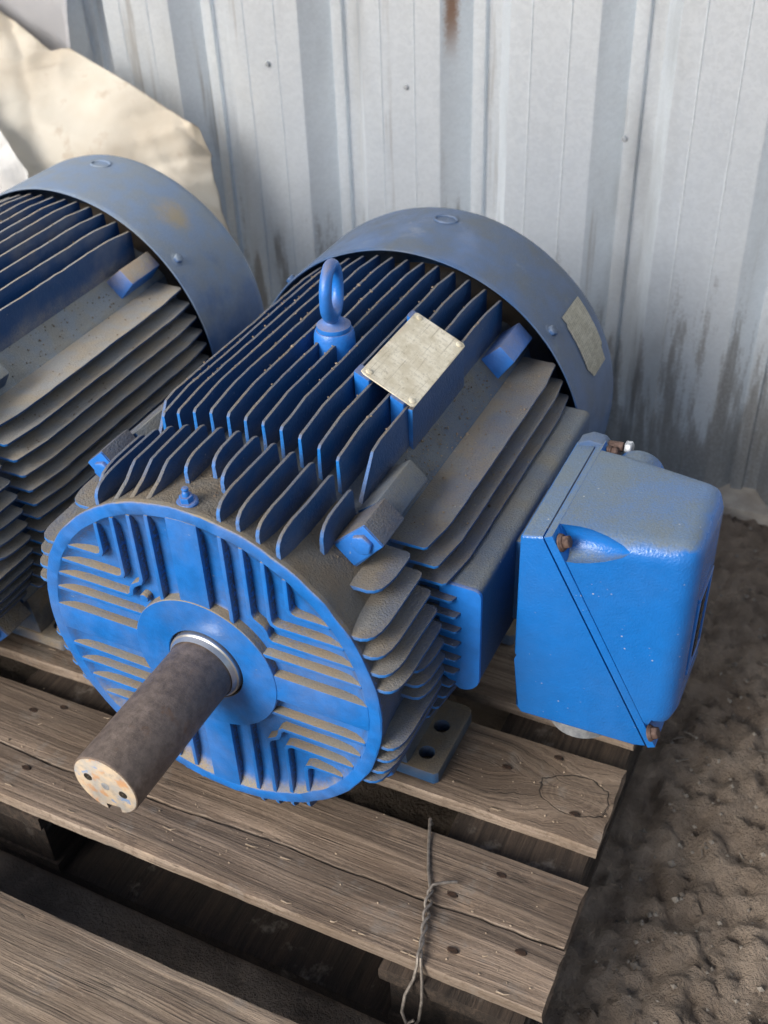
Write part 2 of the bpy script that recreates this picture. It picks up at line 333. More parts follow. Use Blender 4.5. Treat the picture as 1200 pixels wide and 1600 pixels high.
def carve(obj, cutters):
    """real boolean cut; the cutters are thrown away again"""
    for c in cutters:
        md = obj.modifiers.new('b', 'BOOLEAN'); md.operation = 'DIFFERENCE'; md.object = c; md.solver = 'EXACT'
    dg = bpy.context.evaluated_depsgraph_get(); me = bpy.data.meshes.new_from_object(obj.evaluated_get(dg))
    obj.modifiers.clear(); obj.data = me
    for c in cutters: bpy.data.objects.remove(c, do_unlink=True)
    bm = bmesh.new(); bm.from_mesh(me)
    for f in bm.faces: f.smooth = True
    for e in bm.edges: e.smooth = not (len(e.link_faces) == 2 and e.calc_face_angle(0) > rad(32))
    bm.to_mesh(me); bm.free()
def cutter(bm):
    bmesh.ops.recalc_face_normals(bm, faces=bm.faces[:])
    me = bpy.data.meshes.new('c'); bm.to_mesh(me); bm.free(); return link(me, 'c')
def arc(cx, cy, r, a0, a1, n): return [(cx + r * math.cos(a0 + (a1 - a0) * i / n), cy + r * math.sin(a0 + (a1 - a0) * i / n)) for i in range(n + 1)]

# ------------------------------------------------------------------ setting: ground, wall
def ground():
    bm = bmesh.new(); x0, x1, y0, y1, st = -1.05, 1.2, -.7, 1.2, .0074
    nx, ny = int((x1 - x0) / st), int((y1 - y0) / st); V = []
    for j in range(ny + 1):
        row = []
        for i in range(nx + 1):
            x, y = x0 + i * st, y0 + j * st
            e = min(1, min(i, nx - i, j, ny - j) / 8)
            h = noise.fractal(Vector((x * 5, y * 5, 1.3)), 1.0, 2.0, 5) * .016
            h += noise.fractal(Vector((x * 34, y * 34, 4)), .5, 2.2, 5) * .0165 - .004
            h += max(0, noise.noise(Vector((x * 58, y * 58, 9))) - .05) * .012
            if y < .56: k = max(0, min(1, (x - .33) / .05)); h = h * (.3 + .7 * k) - .010 * (1 - k)      # pressed flat under the pallets
            row.append(bm.verts.new((x, y, -.352 + h * e - (1 - e) * .03)))
        V.append(row)
    for j in range(ny):
        for i in range(nx): bm.faces.new((V[j][i], V[j][i + 1], V[j + 1][i + 1], V[j + 1][i]))
    o = finish(bm, 'ground', M['dirt'], angle=180); struct(o)
    bm = bmesh.new(); R = 60
    prism(bm, [(-R, -R), (R, -R), (R, R), (-R, R)], -.60, -.375, lambda u, v, w: (u, v, w))
    o = finish(bm, 'far_ground', M['dirt']); struct(o)
ground()

WALLY = .892
def wall():
    root = bpy.data.objects.new('metal_wall', None); COL.objects.link(root); root.location = (0, WALLY, -.35)
    tag(root, 'corrugated galvanised sheet metal wall standing behind both blue motors', 'wall')
    per = .2215; dep = .040
    # one period measured from the lap seam: seam ridge, narrow recessed pan, slope out, wide proud flat with two thin ribs, slope back
    prof = [(-.046, 0), (-.0445, .0004), (-.012, dep), (-.009, dep), (-.0075, dep - .0075), (.0, dep - .009), (.0085, dep - .0075), (.010, dep), (.028, dep), (.030, dep - .0008), (.0555, .0006), (.058, 0),
            (.0845, 0), (.086, -.0012), (.0875, 0), (.1365, 0), (.138, -.0012), (.1395, 0)]
    for k in range(-9, 12):
        bm = bmesh.new(); s = .113 + k * per
        pts = [(s + u, v) for u, v in prof] + [(s - .046 + per, 0)]
        zs = [-.35 + .012, -.2, 0, .15, .3, .6, 1.0, 1.6, 2.3]
        rows = []
        for z in zs:
            row = []
            for (x, d) in pts:
                wob = noise.noise(Vector((x * 2.5, z * 2.2, 0))) * .004
                row.append(bm.verts.new((x, d + wob, z + .35)))
            rows.append(row)
        for a, b in zip(rows, rows[1:]):
            for i in range(len(pts) - 1): bm.faces.new((a[i], a[i + 1], b[i + 1], b[i]))
        # thickness so that the sheet is not paper thin
        g = bmesh.ops.solidify(bm, geom=bm.faces[:], thickness=-.0006)
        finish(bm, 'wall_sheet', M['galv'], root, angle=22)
    for (x, z) in ((-.43, .245), (-.205, .235), (.113, .20)):
        bm = bmesh.new(); hexa(bm, .0045, -.001, .0010, frame_mat((x, 0, z + .35), (0, -1, 0)), n=16); hexa(bm, .0035, .001, .0042, frame_mat((x, 0, z + .35), (0, -1, 0), .3)); finish(bm, 'wall_screw', M['zinc'], root)
    bm = bmesh.new(); N = 90; A = []
    for i in range(N + 1):
        x = -2 + 4.6 * i / N; w = noise.noise(Vector((x * 9, 0, 2))) * .004
        A.append([bm.verts.new(p) for p in ((x, -.022 + w, 0), (x, -.020 + w, .016 + w), (x, .05, .018 + w), (x, .05, 0))])
    for a, b in zip(A, A[1:]):
        for i in range(3): bm.faces.new((a[i], b[i], b[i + 1], a[i + 1]))
    o = finish(bm, 'base_strip', M['conc'], root); o.location = (0, 0, -.002)
wall()

# ------------------------------------------------------------------ motor
CACHE = {}
def shared(key, name, parent, make):
    """make(bm) -> material; meshes are shared between the two motors"""
    if key not in CACHE:
        bm = bmesh.new(); r = make(bm); mat, kw = r if isinstance(r, tuple) else (r, {})
        o = finish(bm, name, mat, parent, **kw); CACHE[key] = o.data; return o
    return link(CACHE[key], name, parent)
SIDE = {'top': lambda o, y, r: (o, y, r), 'bottom': lambda o, y, r: (o, y, -r), 'right': lambda o, y, r: (r, y, o), 'left': lambda o, y, r: (-r, y, o)}
def fin_mesh(side, off, outline, t0=.0046, t1=.0029, root_r=.16, rough=.00055, seed=0):
    """outline: (y, r) from the front root over the tip to the rear root"""
    def make(bm):
        pts = [outline[0]]
        for a, b in zip(outline, outline[1:]):
            L = math.dist(a, b); n = max(1, int(L / .012))
            for i in range(1, n + 1):
                f = i / n; pts.append((a[0] + (b[0] - a[0]) * f, a[1] + (b[1] - a[1]) * f))
        N = len(pts); rmax = max(p[1] for p in pts); rmin = min(p[1] for p in pts)
        A, B = [], []
        for i, (y, r) in enumerate(pts):
            k = (r - rmin) / (rmax - rmin + 1e-9); t = t0 + (t1 - t0) * k
            w = noise.noise(Vector((y * 28, off * 90 + seed, r * 30))) * .0008
            j = 0 if i in (0, N - 1) else noise.noise(Vector((y * 160, off * 70, seed + 5))) * rough
            A.append(bm.verts.new(SIDE[side](off - t / 2 + w, y, r + j))); B.append(bm.verts.new(SIDE[side](off + t / 2 + w, y, r + j)))
        bm.faces.new(A); bm.faces.new(B[::-1])
        for i in range(N): bm.faces.new((A[i], B[i], B[(i + 1) % N], A[(i + 1) % N]))
        return M['fin'], dict(bevel=.0009, seg=2, angle=50)
    return make
def stub_fin(side, off, seed=0):
    R = min(math.sqrt(.2085 ** 2 - off * off), .2062); root = math.sqrt(.1715 ** 2 - off * off) - .004
    return fin_mesh(side, off, [(.110, root), (.110, R - .0075), (.112, R - .0055), (.1205, R - .003), (.1205, root)], seed=seed)
def frame_fin(side, off, y0=.110, y1=.452, rfront=None, seed=0, cut=False):
    R = math.sqrt(.2085 ** 2 - off * off); root = math.sqrt(.1715 ** 2 - off * off) - .004
    R = min(R, .2062)
    if cut: ol = [(y0, root), (y0 + .006, root + .012), (y0 + .016, root + .026), (y0 + .030, R - .003), (y0 + .045, R)]
    else: ol = [(y0, root), (y0, R - .0085), (y0 + .003, R - .0055), (y0 + .045, R)]
    ol += [(y1 - .045, R), (y1 - .003, R - .0045), (y1, R - .007), (y1, root)]
    return fin_mesh(side, off, ol, seed=seed)
def bell_fin(side, off, y0, slant=False, seed=0):
    R = math.sqrt(.1965 ** 2 - off * off); base = math.sqrt(.1755 ** 2 - off * off); root = math.sqrt(.170 ** 2 - off * off) - .003
    h = R - base
    if slant: ol = [(y0, root), (y0 + .003, base + .001), (y0 + .022, base + h * .42), (y0 + .032, base + h * .75), (y0 + .038, R - .002)]
    else: ol = [(y0, root), (y0 + .0005, base), (y0 + .0004, base + h * .42), (y0 + .0025, base + h * .64), (y0 + .0075, base + h * .82), (y0 + .016, base + h * .93), (y0 + .027, R - .0004)]
    ol += [(.094, R), (.099, R - .002), (.100, R - .005), (.1005, root)]
    return fin_mesh(side, off, ol, t0=.0050, t1=.0030, seed=seed, rough=.0004)

def poly_rib(bm, path, w, ya, yb):
    """a cast rib following a path on the bell face (x,z), standing from yb out to ya"""
    P = [Vector((a, b)) for a, b in path]; L, R = [], []
    for i, p in enumerate(P):
        d1 = (P[i] - P[i - 1]).normalized() if i else (P[1] - P[0]).normalized()
        d2 = (P[i + 1] - P[i]).normalized() if i < len(P) - 1 else d1
        t = (d1 + d2).normalized(); nn = Vector((-t.y, t.x)); s = w / 2 / max(.5, nn.dot(Vector((-d1.y, d1.x))))
        L.append(p + nn * s); R.append(p - nn * s)
    rows = []
    for p, q in zip(L, R):
        m = (p + q) / 2; rows.append([bm.verts.new((m.x + (p.x - m.x) * 1.35, yb, m.y + (p.y - m.y) * 1.35)), bm.verts.new((p.x, ya, p.y)), bm.verts.new((q.x, ya, q.y)), bm.verts.new((m.x + (q.x - m.x) * 1.35, yb, m.y + (q.y - m.y) * 1.35))])
    for a, b in zip(rows, rows[1:]):
        for i in range(4): bm.faces.new((a[i], b[i], b[(i + 1) % 4], a[(i + 1) % 4]))
    bm.faces.new(rows[0]); bm.faces.new(rows[-1][::-1])

def radial_box(bm, ang, tw, r0, r1, y0, y1, slope=0.0, tw0=None, rear=0.0):
    """block standing on the barrel at an angle, tw wide along the tangent"""
    er = Vector((math.cos(ang), 0, math.sin(ang))); et = Vector((-math.sin(ang), 0, math.cos(ang))); ey = Vector((0, 1, 0)); tw0 = tw0 or tw
    c = []
    for (y, r, t) in ((y0, r0, tw0), (y1, r0, tw0), (y1 - rear, r1, tw), (y0 + slope, r1, tw)):
        c.append([bm.verts.new(er * r + et * t / 2 + ey * y), bm.verts.new(er * r - et * t / 2 + ey * y)])
    for i in range(4):
        a, b = c[i], c[(i + 1) % 4]; bm.faces.new((a[0], a[1], b[1], b[0]))
    bm.faces.new([c[i][0] for i in range(4)]); bm.faces.new([c[i][1] for i in range(4)][::-1])

def build_motor(loc, label, boxed, dust):
    root = bpy.data.objects.new('electric_motor', None); COL.objects.link(root); root.location = loc
    tag(root, label, 'electric motor', 'blue electric motors on the pallet')
    # frame barrel, with the four flat corner strips
    def barrel(bm):
        pts = []
        for i in range(120):
            a = 2 * PI * i / 120; q = abs(((a / (PI / 4)) % 2) - 1) * 45     # degrees away from the nearest corner direction
            pts.append(((.1745 / math.cos(rad(q)) if q < 7.6 else .1712) * math.cos(a), (.1745 / math.cos(rad(q)) if q < 7.6 else .1712) * math.sin(a)))
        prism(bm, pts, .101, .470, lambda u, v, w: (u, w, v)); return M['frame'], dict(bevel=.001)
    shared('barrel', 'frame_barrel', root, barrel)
    K = .018
    for k in range(-6, 7):
        off = k * K
        shared(('ft', k), 'cooling_fin', root, frame_fin('top', off, seed=k, cut=(k in (6, -6))))
        shared(('fb', k), 'cooling_fin', root, frame_fin('bottom', off, seed=k + 20))
    for k in range(-6, 7):
        off = k * K
        shared(('fl', k), 'cooling_fin', root, frame_fin('left', off, seed=k + 40))
        if (not boxed) or k >= 4 or k <= -4: shared(('fr', k), 'cooling_fin', root, frame_fin('right', off, seed=k + 60))
        else: shared(('frs', k), 'cooling_fin', root, stub_fin('right', off, seed=k + 60))
    # bell
    def bell(bm):
        prof = [(.020, .030), (.0395, .030), (.0395, -.0005), (.0405, -.0012), (.0742, -.0012), (.0748, -.0006), (.0752, .0078), (.078, .0090), (.140, .0092), (.152, .0078), (.160, .0045), (.1645, .0010), (.1655, .0002), (.1765, 0), (.1778, .0010), (.1772, .006), (.1762, .010), (.1735, .030), (.1722, .05), (.1722, .1005), (.160, .1005)]
        rg = lathe(bm, prof, 160)
        for i, R in enumerate(rg):                     # the cast rim is not quite round or even
            for v in R:
                a = math.atan2(v.co.z, v.co.x); 
                if 11 <= i <= 16: v.co += Vector((math.cos(a), 0, math.sin(a))) * noise.noise(Vector((math.cos(a) * 9, math.sin(a) * 9, i * .2))) * .0010
                v.co.y += noise.noise(Vector((v.co.x * 60, v.co.z * 60, i))) * .0003 if i > 5 else 0
        bm.verts.index_update()
        for f in bm.faces:
            c = f.calc_center_median(); f.material_index = 1 if (math.hypot(c.x, c.z) > .170 and c.y > .004) else 0
        return [M['face'], M['bell']], dict(angle=40)
    shared('bell', 'end_bell', root, bell)
    for s in range(4):                                 # flat cross pads from hub to rim
        def pad(bm, s=s):
            a = s * PI / 2; ca, sa = math.cos(a), math.sin(a)
            prism(bm, [(.070, -.0155), (.1655, -.0155), (.1665, 0), (.1655, .0155), (.070, .0155)], .0108, .0000 - .0004, lambda u, v, w: (u * ca - v * sa, w, u * sa + v * ca))
            return M['face'], dict(bevel=.0012, seg=2)
        shared(('pad', s), 'face_pad', root, pad)
    for qx in (1, -1):
        for qz in (1, -1):
            def rib(path, q=(qx, qz)):
                def mk(bm):
                    poly_rib(bm, [(x * q[0], z * q[1]) for x, z in path], .0042, .0002, .0110); return M['face'], dict(bevel=.0011, seg=2)
                return mk
            e = lambda o: math.sqrt(.1645 ** 2 - o * o)
            def corner(o, r=.007): return [(o, e(o)), (o, o + r), (o + r * .3, o + r * .3), (o + r, o), (e(o), o)]
            jog = [(.056, e(.056)), (.056, .082), (.058, .077), (.067, .071), (.070, .066), (.071, .060), (.075, .056), (e(.056), .056)]
            for j, path in enumerate((corner(.095), corner(.0755), jog, [(.0365, e(.0365)), (.0365, .0640)], [(e(.0365), .0365), (.0640, .0365)])):
                shared(('rib', qx, qz, j), 'face_rib', root, rib(path))
    def fitboss(bm):
        for x, z in ((-.0585, .0575),): lathe(bm, [(.0001, .0015), (.0042, .0015), (.0048, .0025), (.005, .0105)], 14, cen=(x, 0, z))
        return M['face']
    shared('castboss', 'cast_boss', root, fitboss)
    # bell cooling fins
    for k in range(-6, 7):
        off = k * K
        y0 = {0: .055, 1: .040, -1: .040, 6: .042, -6: .030}.get(k, .004)
        shared(('bt', k), 'bell_fin', root, bell_fin('top', off, y0, slant=(k in (-4, -3, -2)), seed=k + 1))
        shared(('bb', k), 'bell_fin', root, bell_fin('bottom', off, y0 if k else .055, seed=k + 80))
        y1 = {0: .050, 1: .050, -1: .052, 6: .040, -6: .03}.get(k, .003)
        for sd in ('left', 'right'):
            shared(('b' + sd, k), 'bell_fin', root, bell_fin(sd, off, y1, seed=k + 30))
    # lugs at the corners
    for i, a in enumerate((46, 131, 226, 314)):
        R2 = .2135 if i != 1 else .2060
        def lugf(bm, a=a, R2=R2): radial_box(bm, rad(a), .0250, .165, R2, .060, .1004, tw0=.030); return [M['bell']], dict(bevel=.0016, seg=2)
        lug = shared(('lug', i), 'bolt_lug', root, lugf)
        def frl(bm, a=a): radial_box(bm, rad(a), .0245, .165, .1985, .1035, .178, slope=0, rear=.004, tw0=.034); return M['frame'], dict(bevel=.002, seg=2)
        shared(('flug', i), 'frame_lug', root, frl)
        def rlg(bm, a=a): radial_box(bm, rad(a), .0225, .165, .1985, .385, .452, slope=.010, tw0=.030); return M['bright'], dict(bevel=.002, seg=2)
        shared(('rlug', i), 'frame_lug', root, rlg)
        if True:
            rr = R2 - .015; pos = (rr * math.cos(rad(a)), .060, rr * math.sin(rad(a)))
            def lb(bm, pos=pos): hexa(bm, .0102, -.001, .0058, frame_mat(pos, (0, -1, 0), .35)); return M['bright'], dict(bevel=.0005)
            shared(('lbolt', i), 'lug_bolt', root, lb)
            def lf(bm, a=a, R2=R2): radial_box(bm, rad(a), .0242, .172, R2 - .0007, .0585, .0606, tw0=.0245); return M['bright'], dict(bevel=.0012, seg=2)
            shared(('lface', i), 'lug_face', root, lf)
    # rear shield behind the gap, fan cover
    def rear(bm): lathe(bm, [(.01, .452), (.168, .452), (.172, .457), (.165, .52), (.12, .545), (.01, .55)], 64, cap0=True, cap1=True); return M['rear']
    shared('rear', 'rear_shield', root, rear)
    def cov(bm):
        ro = .2112
        prof = [(ro - .0022, .52), (ro - .0022, .4485), (ro - .0011, .4475), (ro, .4485), (ro + .0003, .455), (ro + .0003, .566), (ro - .0015, .576), (ro - .007, .584), (ro - .016, .5895), (.18, .591), (.02, .592), (.001, .592)]
        rg = lathe(bm, prof, 128)
        for R in rg:
            for v in R:
                a = math.atan2(v.co.z, v.co.x); er = Vector((math.cos(a), 0, math.sin(a)))
                v.co += er * noise.noise(Vector((math.cos(a) * 2.4, math.sin(a) * 2.4, v.co.y * 9))) * .0016
        return M['cover'], dict(angle=45)
    cover = shared('cover', 'fan_cover', root, cov)
    for i, a in enumerate((40.5, 139, 221, 319)):
        pos = (.2105 * math.cos(rad(a)), .468, .2105 * math.sin(rad(a))); dr = (math.cos(rad(a)), 0, math.sin(rad(a)))
        def cb(bm, pos=pos, dr=dr):
            hexa(bm, .0090, -.001, .0016, frame_mat(pos, dr), n=16); hexa(bm, .0062, 0, .0065, frame_mat(pos, dr, .4)); return M['cover'], dict(bevel=.0005)
        shared(('cbolt', i), 'cover_bolt', cover, cb)
    def plug(bm):
        for k in range(18):
            pass
        n = 26; pts = []
        for k in range(n):
            a = 2 * PI * k / n; x = .006 + .0135 * math.cos(a); y = .541 + .0095 * math.sin(a); pts.append((x, y, math.sqrt(.2115 ** 2 - x * x) + .0002 + .0009 * noise.noise(Vector((k * .9, 1, 1)))))
        tube(bm, pts, [.0018 + .0007 * noise.noise(Vector((k * 1.3, 0, 0))) for k in range(n)], 6, closed=True); return M['cover']
    shared('plug', 'weld_ring', cover, plug)
    # bearing collar and shaft
    def ring(bm): lathe(bm, [(.0322, .006), (.0322, -.0075), (.0332, -.0085), (.0352, -.0040), (.0368, -.0030), (.0371, -.001), (.0371, .006)], 72); return M['silver'], dict(angle=30)
    shared('ring', 'bearing_ring', root, ring)
    def gap_ring(bm): lathe(bm, [(.0370, .004), (.0400, .004)], 72); return M['black']  # black ring drawn in for the dark gap around the collar
    shared('gap_ring', 'gap_ring', root, gap_ring)
    def shaft(bm):
        # keyway slot milled into the lower side from the free end
        r = .0321; ka = rad(-82); hw = .0078; n = 72; da = math.asin(hw / r); dp = r - .0072
        pts = [(r * math.cos(ka + da + (2 * PI - 2 * da) * i / n), r * math.sin(ka + da + (2 * PI - 2 * da) * i / n)) for i in range(n + 1)]
        c, s = math.cos(ka), math.sin(ka)
        pts += [(dp * c + hw * s, dp * s - hw * c), (dp * c - hw * s, dp * s + hw * c)]
        def ringat(y, k): return [bm.verts.new((u * k, y, v * k)) for u, v in pts]
        R = [ringat(.012, 1), ringat(-.1500, 1), ringat(-.1512, .985), ringat(-.1518, .95)]
        m = len(pts)
        for a, b in zip(R, R[1:]):
            for i in range(m): bm.faces.new((a[i], a[(i + 1) % m], b[(i + 1) % m], b[i]))
        f = bm.faces.new(R[-1]); f.material_index = 1
        return [M['shaft'], M['end']], dict(angle=35)
    sh = shared('shaft', 'shaft', root, shaft)
    for i, (x, z, r) in enumerate(((-.0165, .0035, .0036), (.0002, -.0005, .0042), (.0175, -.0025, .0036))):
        def hole(bm, x=x, z=z, r=r, i=i):
            if i == 1: lathe(bm, [(r, -.1519), (r * .7, -.1522), (r * .5, -.1520), (.0003, -.1520)], 18, cen=(x, 0, z)); return M['zinc']
            lathe(bm, [(r * 1.15, -.1518), (r * 1.05, -.1523), (r * .9, -.1522), (r * .85, -.1519), (.0003, -.1518)], 18, cen=(x, 0, z)); return M['hole']
        shared(('hole', i), 'tapped_hole', sh, hole)
    # grease fitting on top of the bell
    def gf(bm):
        m = frame_mat((0, .014, .1755), (0, -.12, 1)); hexa(bm, .0092, -.004, .0030, m, n=18); hexa(bm, .0062, .002, .0080, m @ Matrix.Rotation(.3, 4, 'Z'))
        lathe(bm, [(.0034, .183), (.0030, .1868), (.0022, .1876), (.0026, .1884), (.0032, .1895), (.0026, .191), (.0004, .1916)], 12, axis='z', cen=(0, .0135, 0)); return M['bright'], dict(angle=40)
    shared('gf', 'grease_fitting', root, gf)
    # feet
    for sx in (1, -1):
        for yf in (.112, .335):
            key = ('foot', sx, yf)
            if key not in CACHE:
                bm = bmesh.new()
                ys = (yf, yf + .102); r = .010
                P = [(.088, ys[0]), (.176, ys[0]), (.180, ys[0] + .004), (.180, ys[1] - r)] + arc(.180 - r, ys[1] - r, r, 0, PI / 2, 5)[1:] + [(.088, ys[1])]
                prism(bm, P if sx > 0 else [(-a, b) for a, b in P][::-1], -.2100, -.1935, lambda u, v, w: (u, v, w))
                o = finish(bm, 'mounting_foot', M['foot'], root, bevel=.002, seg=2)
                cs = []
                for yy in (.024, .0635):
                    b2 = bmesh.new(); lathe(b2, [(.0088, -.23), (.0088, -.18)], 28, axis='z', cen=(.158 * sx, yf + yy, 0), cap0=True, cap1=True); cs.append(cutter(b2))
                carve(o, cs); CACHE[key] = o.data
            else: o = link(CACHE[key], 'mounting_foot', root)
            def web(bm, sx=sx, yf=yf):
                prism(bm, [(.095 * sx, -.130), (.128 * sx, -.118), (.141 * sx, -.150), (.146 * sx, -.196), (.098 * sx, -.196)], yf + .002, yf + .100, lambda u, v, w: (u, w, v)); return M['foot'], dict(bevel=.003, seg=2)
            shared(('web', sx, yf), 'foot_web', root, web)
    if boxed: extras(root, cover)
    for o in [root] + list(root.children_recursive): o.color = (dust, 0, 0, 1)
    return root

def torn_patch(bm, fn, nu, nv, th):
    """a curved patch with thickness; fn(u,v,h)->xyz"""
    A = [[bm.verts.new(fn(i / nu, j / nv, th)) for i in range(nu + 1)] for j in range(nv + 1)]
    for j in range(nv):
        for i in range(nu): bm.faces.new((A[j][i], A[j][i + 1], A[j + 1][i + 1], A[j + 1][i]))
    bmesh.ops.solidify(bm, geom=bm.faces[:], thickness=th)

def extras(root, cover):
    # lifting eye
    bm = bmesh.new(); lathe(bm, [(.0235, .165), (.0205, .190), (.0198, .208), (.0185, .2125), (.0175, .214), (.001, .214)], 36, axis='z', cen=(.009, .262, 0))
    eye = finish(bm, 'lifting_eye', M['bright'], root)
    bm = bmesh.new(); lathe(bm, [(.0165, .2135), (.0170, .2150), (.0165, .2185), (.013, .2205), (.009, .2235), (.007, .228)], 30, axis='z', cen=(.009, .262, 0)); finish(bm, 'collar', M['bright'], eye)
    bm = bmesh.new(); d = Vector((.215, -.977, 0)); c = Vector((.009, .262, .2535)); n = 44
    tube(bm, [c + d * .0205 * math.cos(2 * PI * i / n) + Vector((0, 0, .0245)) * math.sin(2 * PI * i / n) for i in range(n)], [.0060 + .0012 * max(0, -math.sin(2 * PI * i / n)) for i in range(n)], 14, closed=True)
    finish(bm, 'eye_ring', M['bright'], eye)
    # nameplate on four posts
    pl = Vector((.0625, 0, .2048)); pr = Vector((.1150, 0, .1790)); ex = (pr - pl); w = ex.length; ex.normalize(); ez = Vector((-ex.z, 0, ex.x))
    q = lambda u, y, h: pl + ex * u + Vector((0, y, 0)) + ez * h
    bm = bmesh.new(); P = [(-.001, .2135), (.003, .2115), (w - .003, .2115), (w, .2135), (w, .3335), (w - .003, .336), (.001, .336), (-.001, .334)]
    prism(bm, P, -.0002, .0011, lambda u, v, h: q(u, v, h)); nm = finish(bm, 'nameplate', M['plate'], root, bevel=.0003)
    for (u, y) in ((.0055, .2185), (w - .0055, .2185), (.0055, .330), (w - .0055, .330)):
        bm = bmesh.new(); mt = Matrix.Translation(q(u, y, .0012)) @ Vector(ez).to_track_quat('Z', 'Y').to_matrix().to_4x4()
        A = [[bm.verts.new(mt @ Vector((r * math.cos(a * PI / 8), r * math.sin(a * PI / 8), h))) for a in range(16)] for r, h in ((.0036, -.0006), (.0034, .0008), (.0022, .0016), (.0005, .0018))]
        for a, b in zip(A, A[1:]):
            for i in range(16): bm.faces.new((a[i], a[(i + 1) % 16], b[(i + 1) % 16], b[i]))
        finish(bm, 'screw', M['plate'], nm)
    for (x0, x1, y0, y1) in ((.0565, .0720, .2085, .224), (.0925, .1065, .2085, .224), (.0565, .0720, .324, .338), (.0925, .1065, .324, .338)):
        bm = bmesh.new(); zt = lambda x: pl.z + (x - pl.x) / (pr.x - pl.x) * (pr.z - pl.z) - .0004
        A, B = prism(bm, [(x0, y0), (x1, y0), (x1, y1), (x0, y1)], .13, .2, lambda u, v, h: (u, v, h))
        for v in B: v.co.z = zt(v.co.x)
        finish(bm, 'plate_post', M['bright'], root, bevel=.002, seg=2)
    bm = bmesh.new(); boxm(bm, .1075, .1142, .2115, .336, .130, .1772); finish(bm, 'plate_pad', M['fin'], root, bevel=.0018, seg=2)
    # paper label on the fan cover
    bm = bmesh.new()
    def lf(u, v, h):
        a = rad(40.5 - 22 * u); y = .4985 + .058 * v
        if u < .12 and v < .55: y += .003 * (1 + noise.noise(Vector((u * 30, v * 9, 0))))
        if u > .82 and v < .3: a -= 0; y += .012 * (u - .82) / .18
        if v > .98 and u > .8: y -= .012
        y += .0012 * noise.noise(Vector((u * 14, v * 14, 3))) ; r = .2122 + .0004 + h * 0
        return (r * math.cos(a), y, r * math.sin(a))
    torn_patch(bm, lf, 26, 12, .0004); finish(bm, 'cover_label', M['sticker'], cover)
    # box mount cast on the frame side
    bm = bmesh.new(); r = .020; x0, x1, z0, z1 = .150, .2205, -.058, .068
    P = [(x0, z0 - .02)] + arc(x1 - r, z0 + r - .004, r, -PI / 2, 0, 6) + arc(x1 - r * .4, z1 - r * .4, r * .4, 0, PI / 2, 4) + [(x0, z1)]
    A, B = prism(bm, P, .121, .440, lambda u, v, w: (u, w, v))
    mount = finish(bm, 'box_mount', M['frame'], root, bevel=.005, seg=3)
    bm = bmesh.new(); P = [(.180, z0 + .012)] + arc(x1 - r, z0 + r - .004, r, -PI / 2, 0, 6) + arc(x1 - r * .4, z1 - r * .4, r * .4, 0, PI / 2, 4) + [(.180, z1)]
    P2 = [(a if a < .19 else a + .0006, b) for a, b in P]
    prism(bm, P2, .1185, .1235, lambda u, v, w: (u, w, v)); finish(bm, 'mount_front', M['bright'], root, bevel=.0022, seg=2)
    bm = bmesh.new(); boxm(bm, .219, .246, .208, .300, -.040, .060); finish(bm, 'mount_neck', M['frame'], root, bevel=.003, seg=2)
    # ---- junction box
    jb = bpy.data.objects.new('junction_box', None); COL.objects.link(jb); jb.parent = root
    YF, YB = .150, .310
    def loft(bm, poly, draft, bevel_sel, bev, yf=YF, yb=YB, seg=5):
        """poly in (x,z); draft narrows the box away from the motor"""
        def dy(u): return max(0, (u - .262)) * draft
        A = [bm.verts.new((u, yf + dy(u), v)) for u, v in poly]; B = [bm.verts.new((u, yb - dy(u) * 3.4, v)) for u, v in poly]; n = len(poly)
        bm.faces.new(A); bm.faces.new(B[::-1]); E = []
        for i in range(n): bm.faces.new((A[i], B[i], B[(i + 1) % n], A[(i + 1) % n]))
        es = []
        for i in bevel_sel:
            a, b = A[i], A[(i + 1) % n]; es.append(bm.edges.get((a, b))); a2, b2 = B[i], B[(i + 1) % n]; es.append(bm.edges.get((a2, b2)))
        for i in bevel_sel:
            j = (i + 1) % n
            if j in bevel_sel: es.append(bm.edges.get((A[j], B[j])))
        es = list({e for e in es if e})
        bmesh.ops.bevel(bm, geom=es, offset=bev, segments=seg, profile=.5, affect='EDGES', clamp_overlap=True)
    # base wedge against the motor
    T0, T1 = Vector((.2640, .1215)), Vector((.3765, -.1085))       # the slanting parting line
    bm = bmesh.new()
    P = [(.2430, .1170), (.2430, -.0270), (.2470, -.0320), (.2470, -.0960), (.2530, -.1040), (.3640, -.1110), (T1.x - .001, T1.y), (T0.x - .001, T0.y)]
    loft(bm, P, .10, [0, 1, 2, 3, 4, 5, 7], .0032, seg=3); base = finish(bm, 'box_base', M['box'], jb, bevel=0, angle=30)
    dv = (T1 - T0).normalized(); nv = Vector((-dv.y, dv.x)); nv = nv if nv.x > 0 else -nv
    # dark gasket line, then the cover flange, then the deep cover
    bm = bmesh.new(); g = [T0 - nv * .001, T1 - nv * .001, T1 + nv * .0005, T0 + nv * .0005]
    loft(bm, [tuple(p) for p in g], .10, [], 0, yf=YF + .002, yb=YB - .002) if False else prism(bm, [tuple(p) for p in g], YF + .013, YB - .013, lambda u, v, w: (u, w, v))
    finish(bm, 'gasket', M['black'], jb)
    bm = bmesh.new(); g = [T0 + nv * .0004, T1 + nv * .0004, T1 + nv * .0085, T0 + nv * .0085]
    loft(bm, [tuple(p) for p in g], .10, [0], .0008, yf=YF - .0006, yb=YB + .0006, seg=1); finish(bm, 'cover_flange', M['box'], jb, bevel=.0010, seg=2)
    bm = bmesh.new(); a0 = T0 + nv * .0088; a1 = T1 + nv * .0088
    P = [tuple(a1 - dv * .030), (.3835, -.0830), (.3960, -.0700), (.3965, .1365), (tuple(a0)[0] + .001, a0.y + .002)]
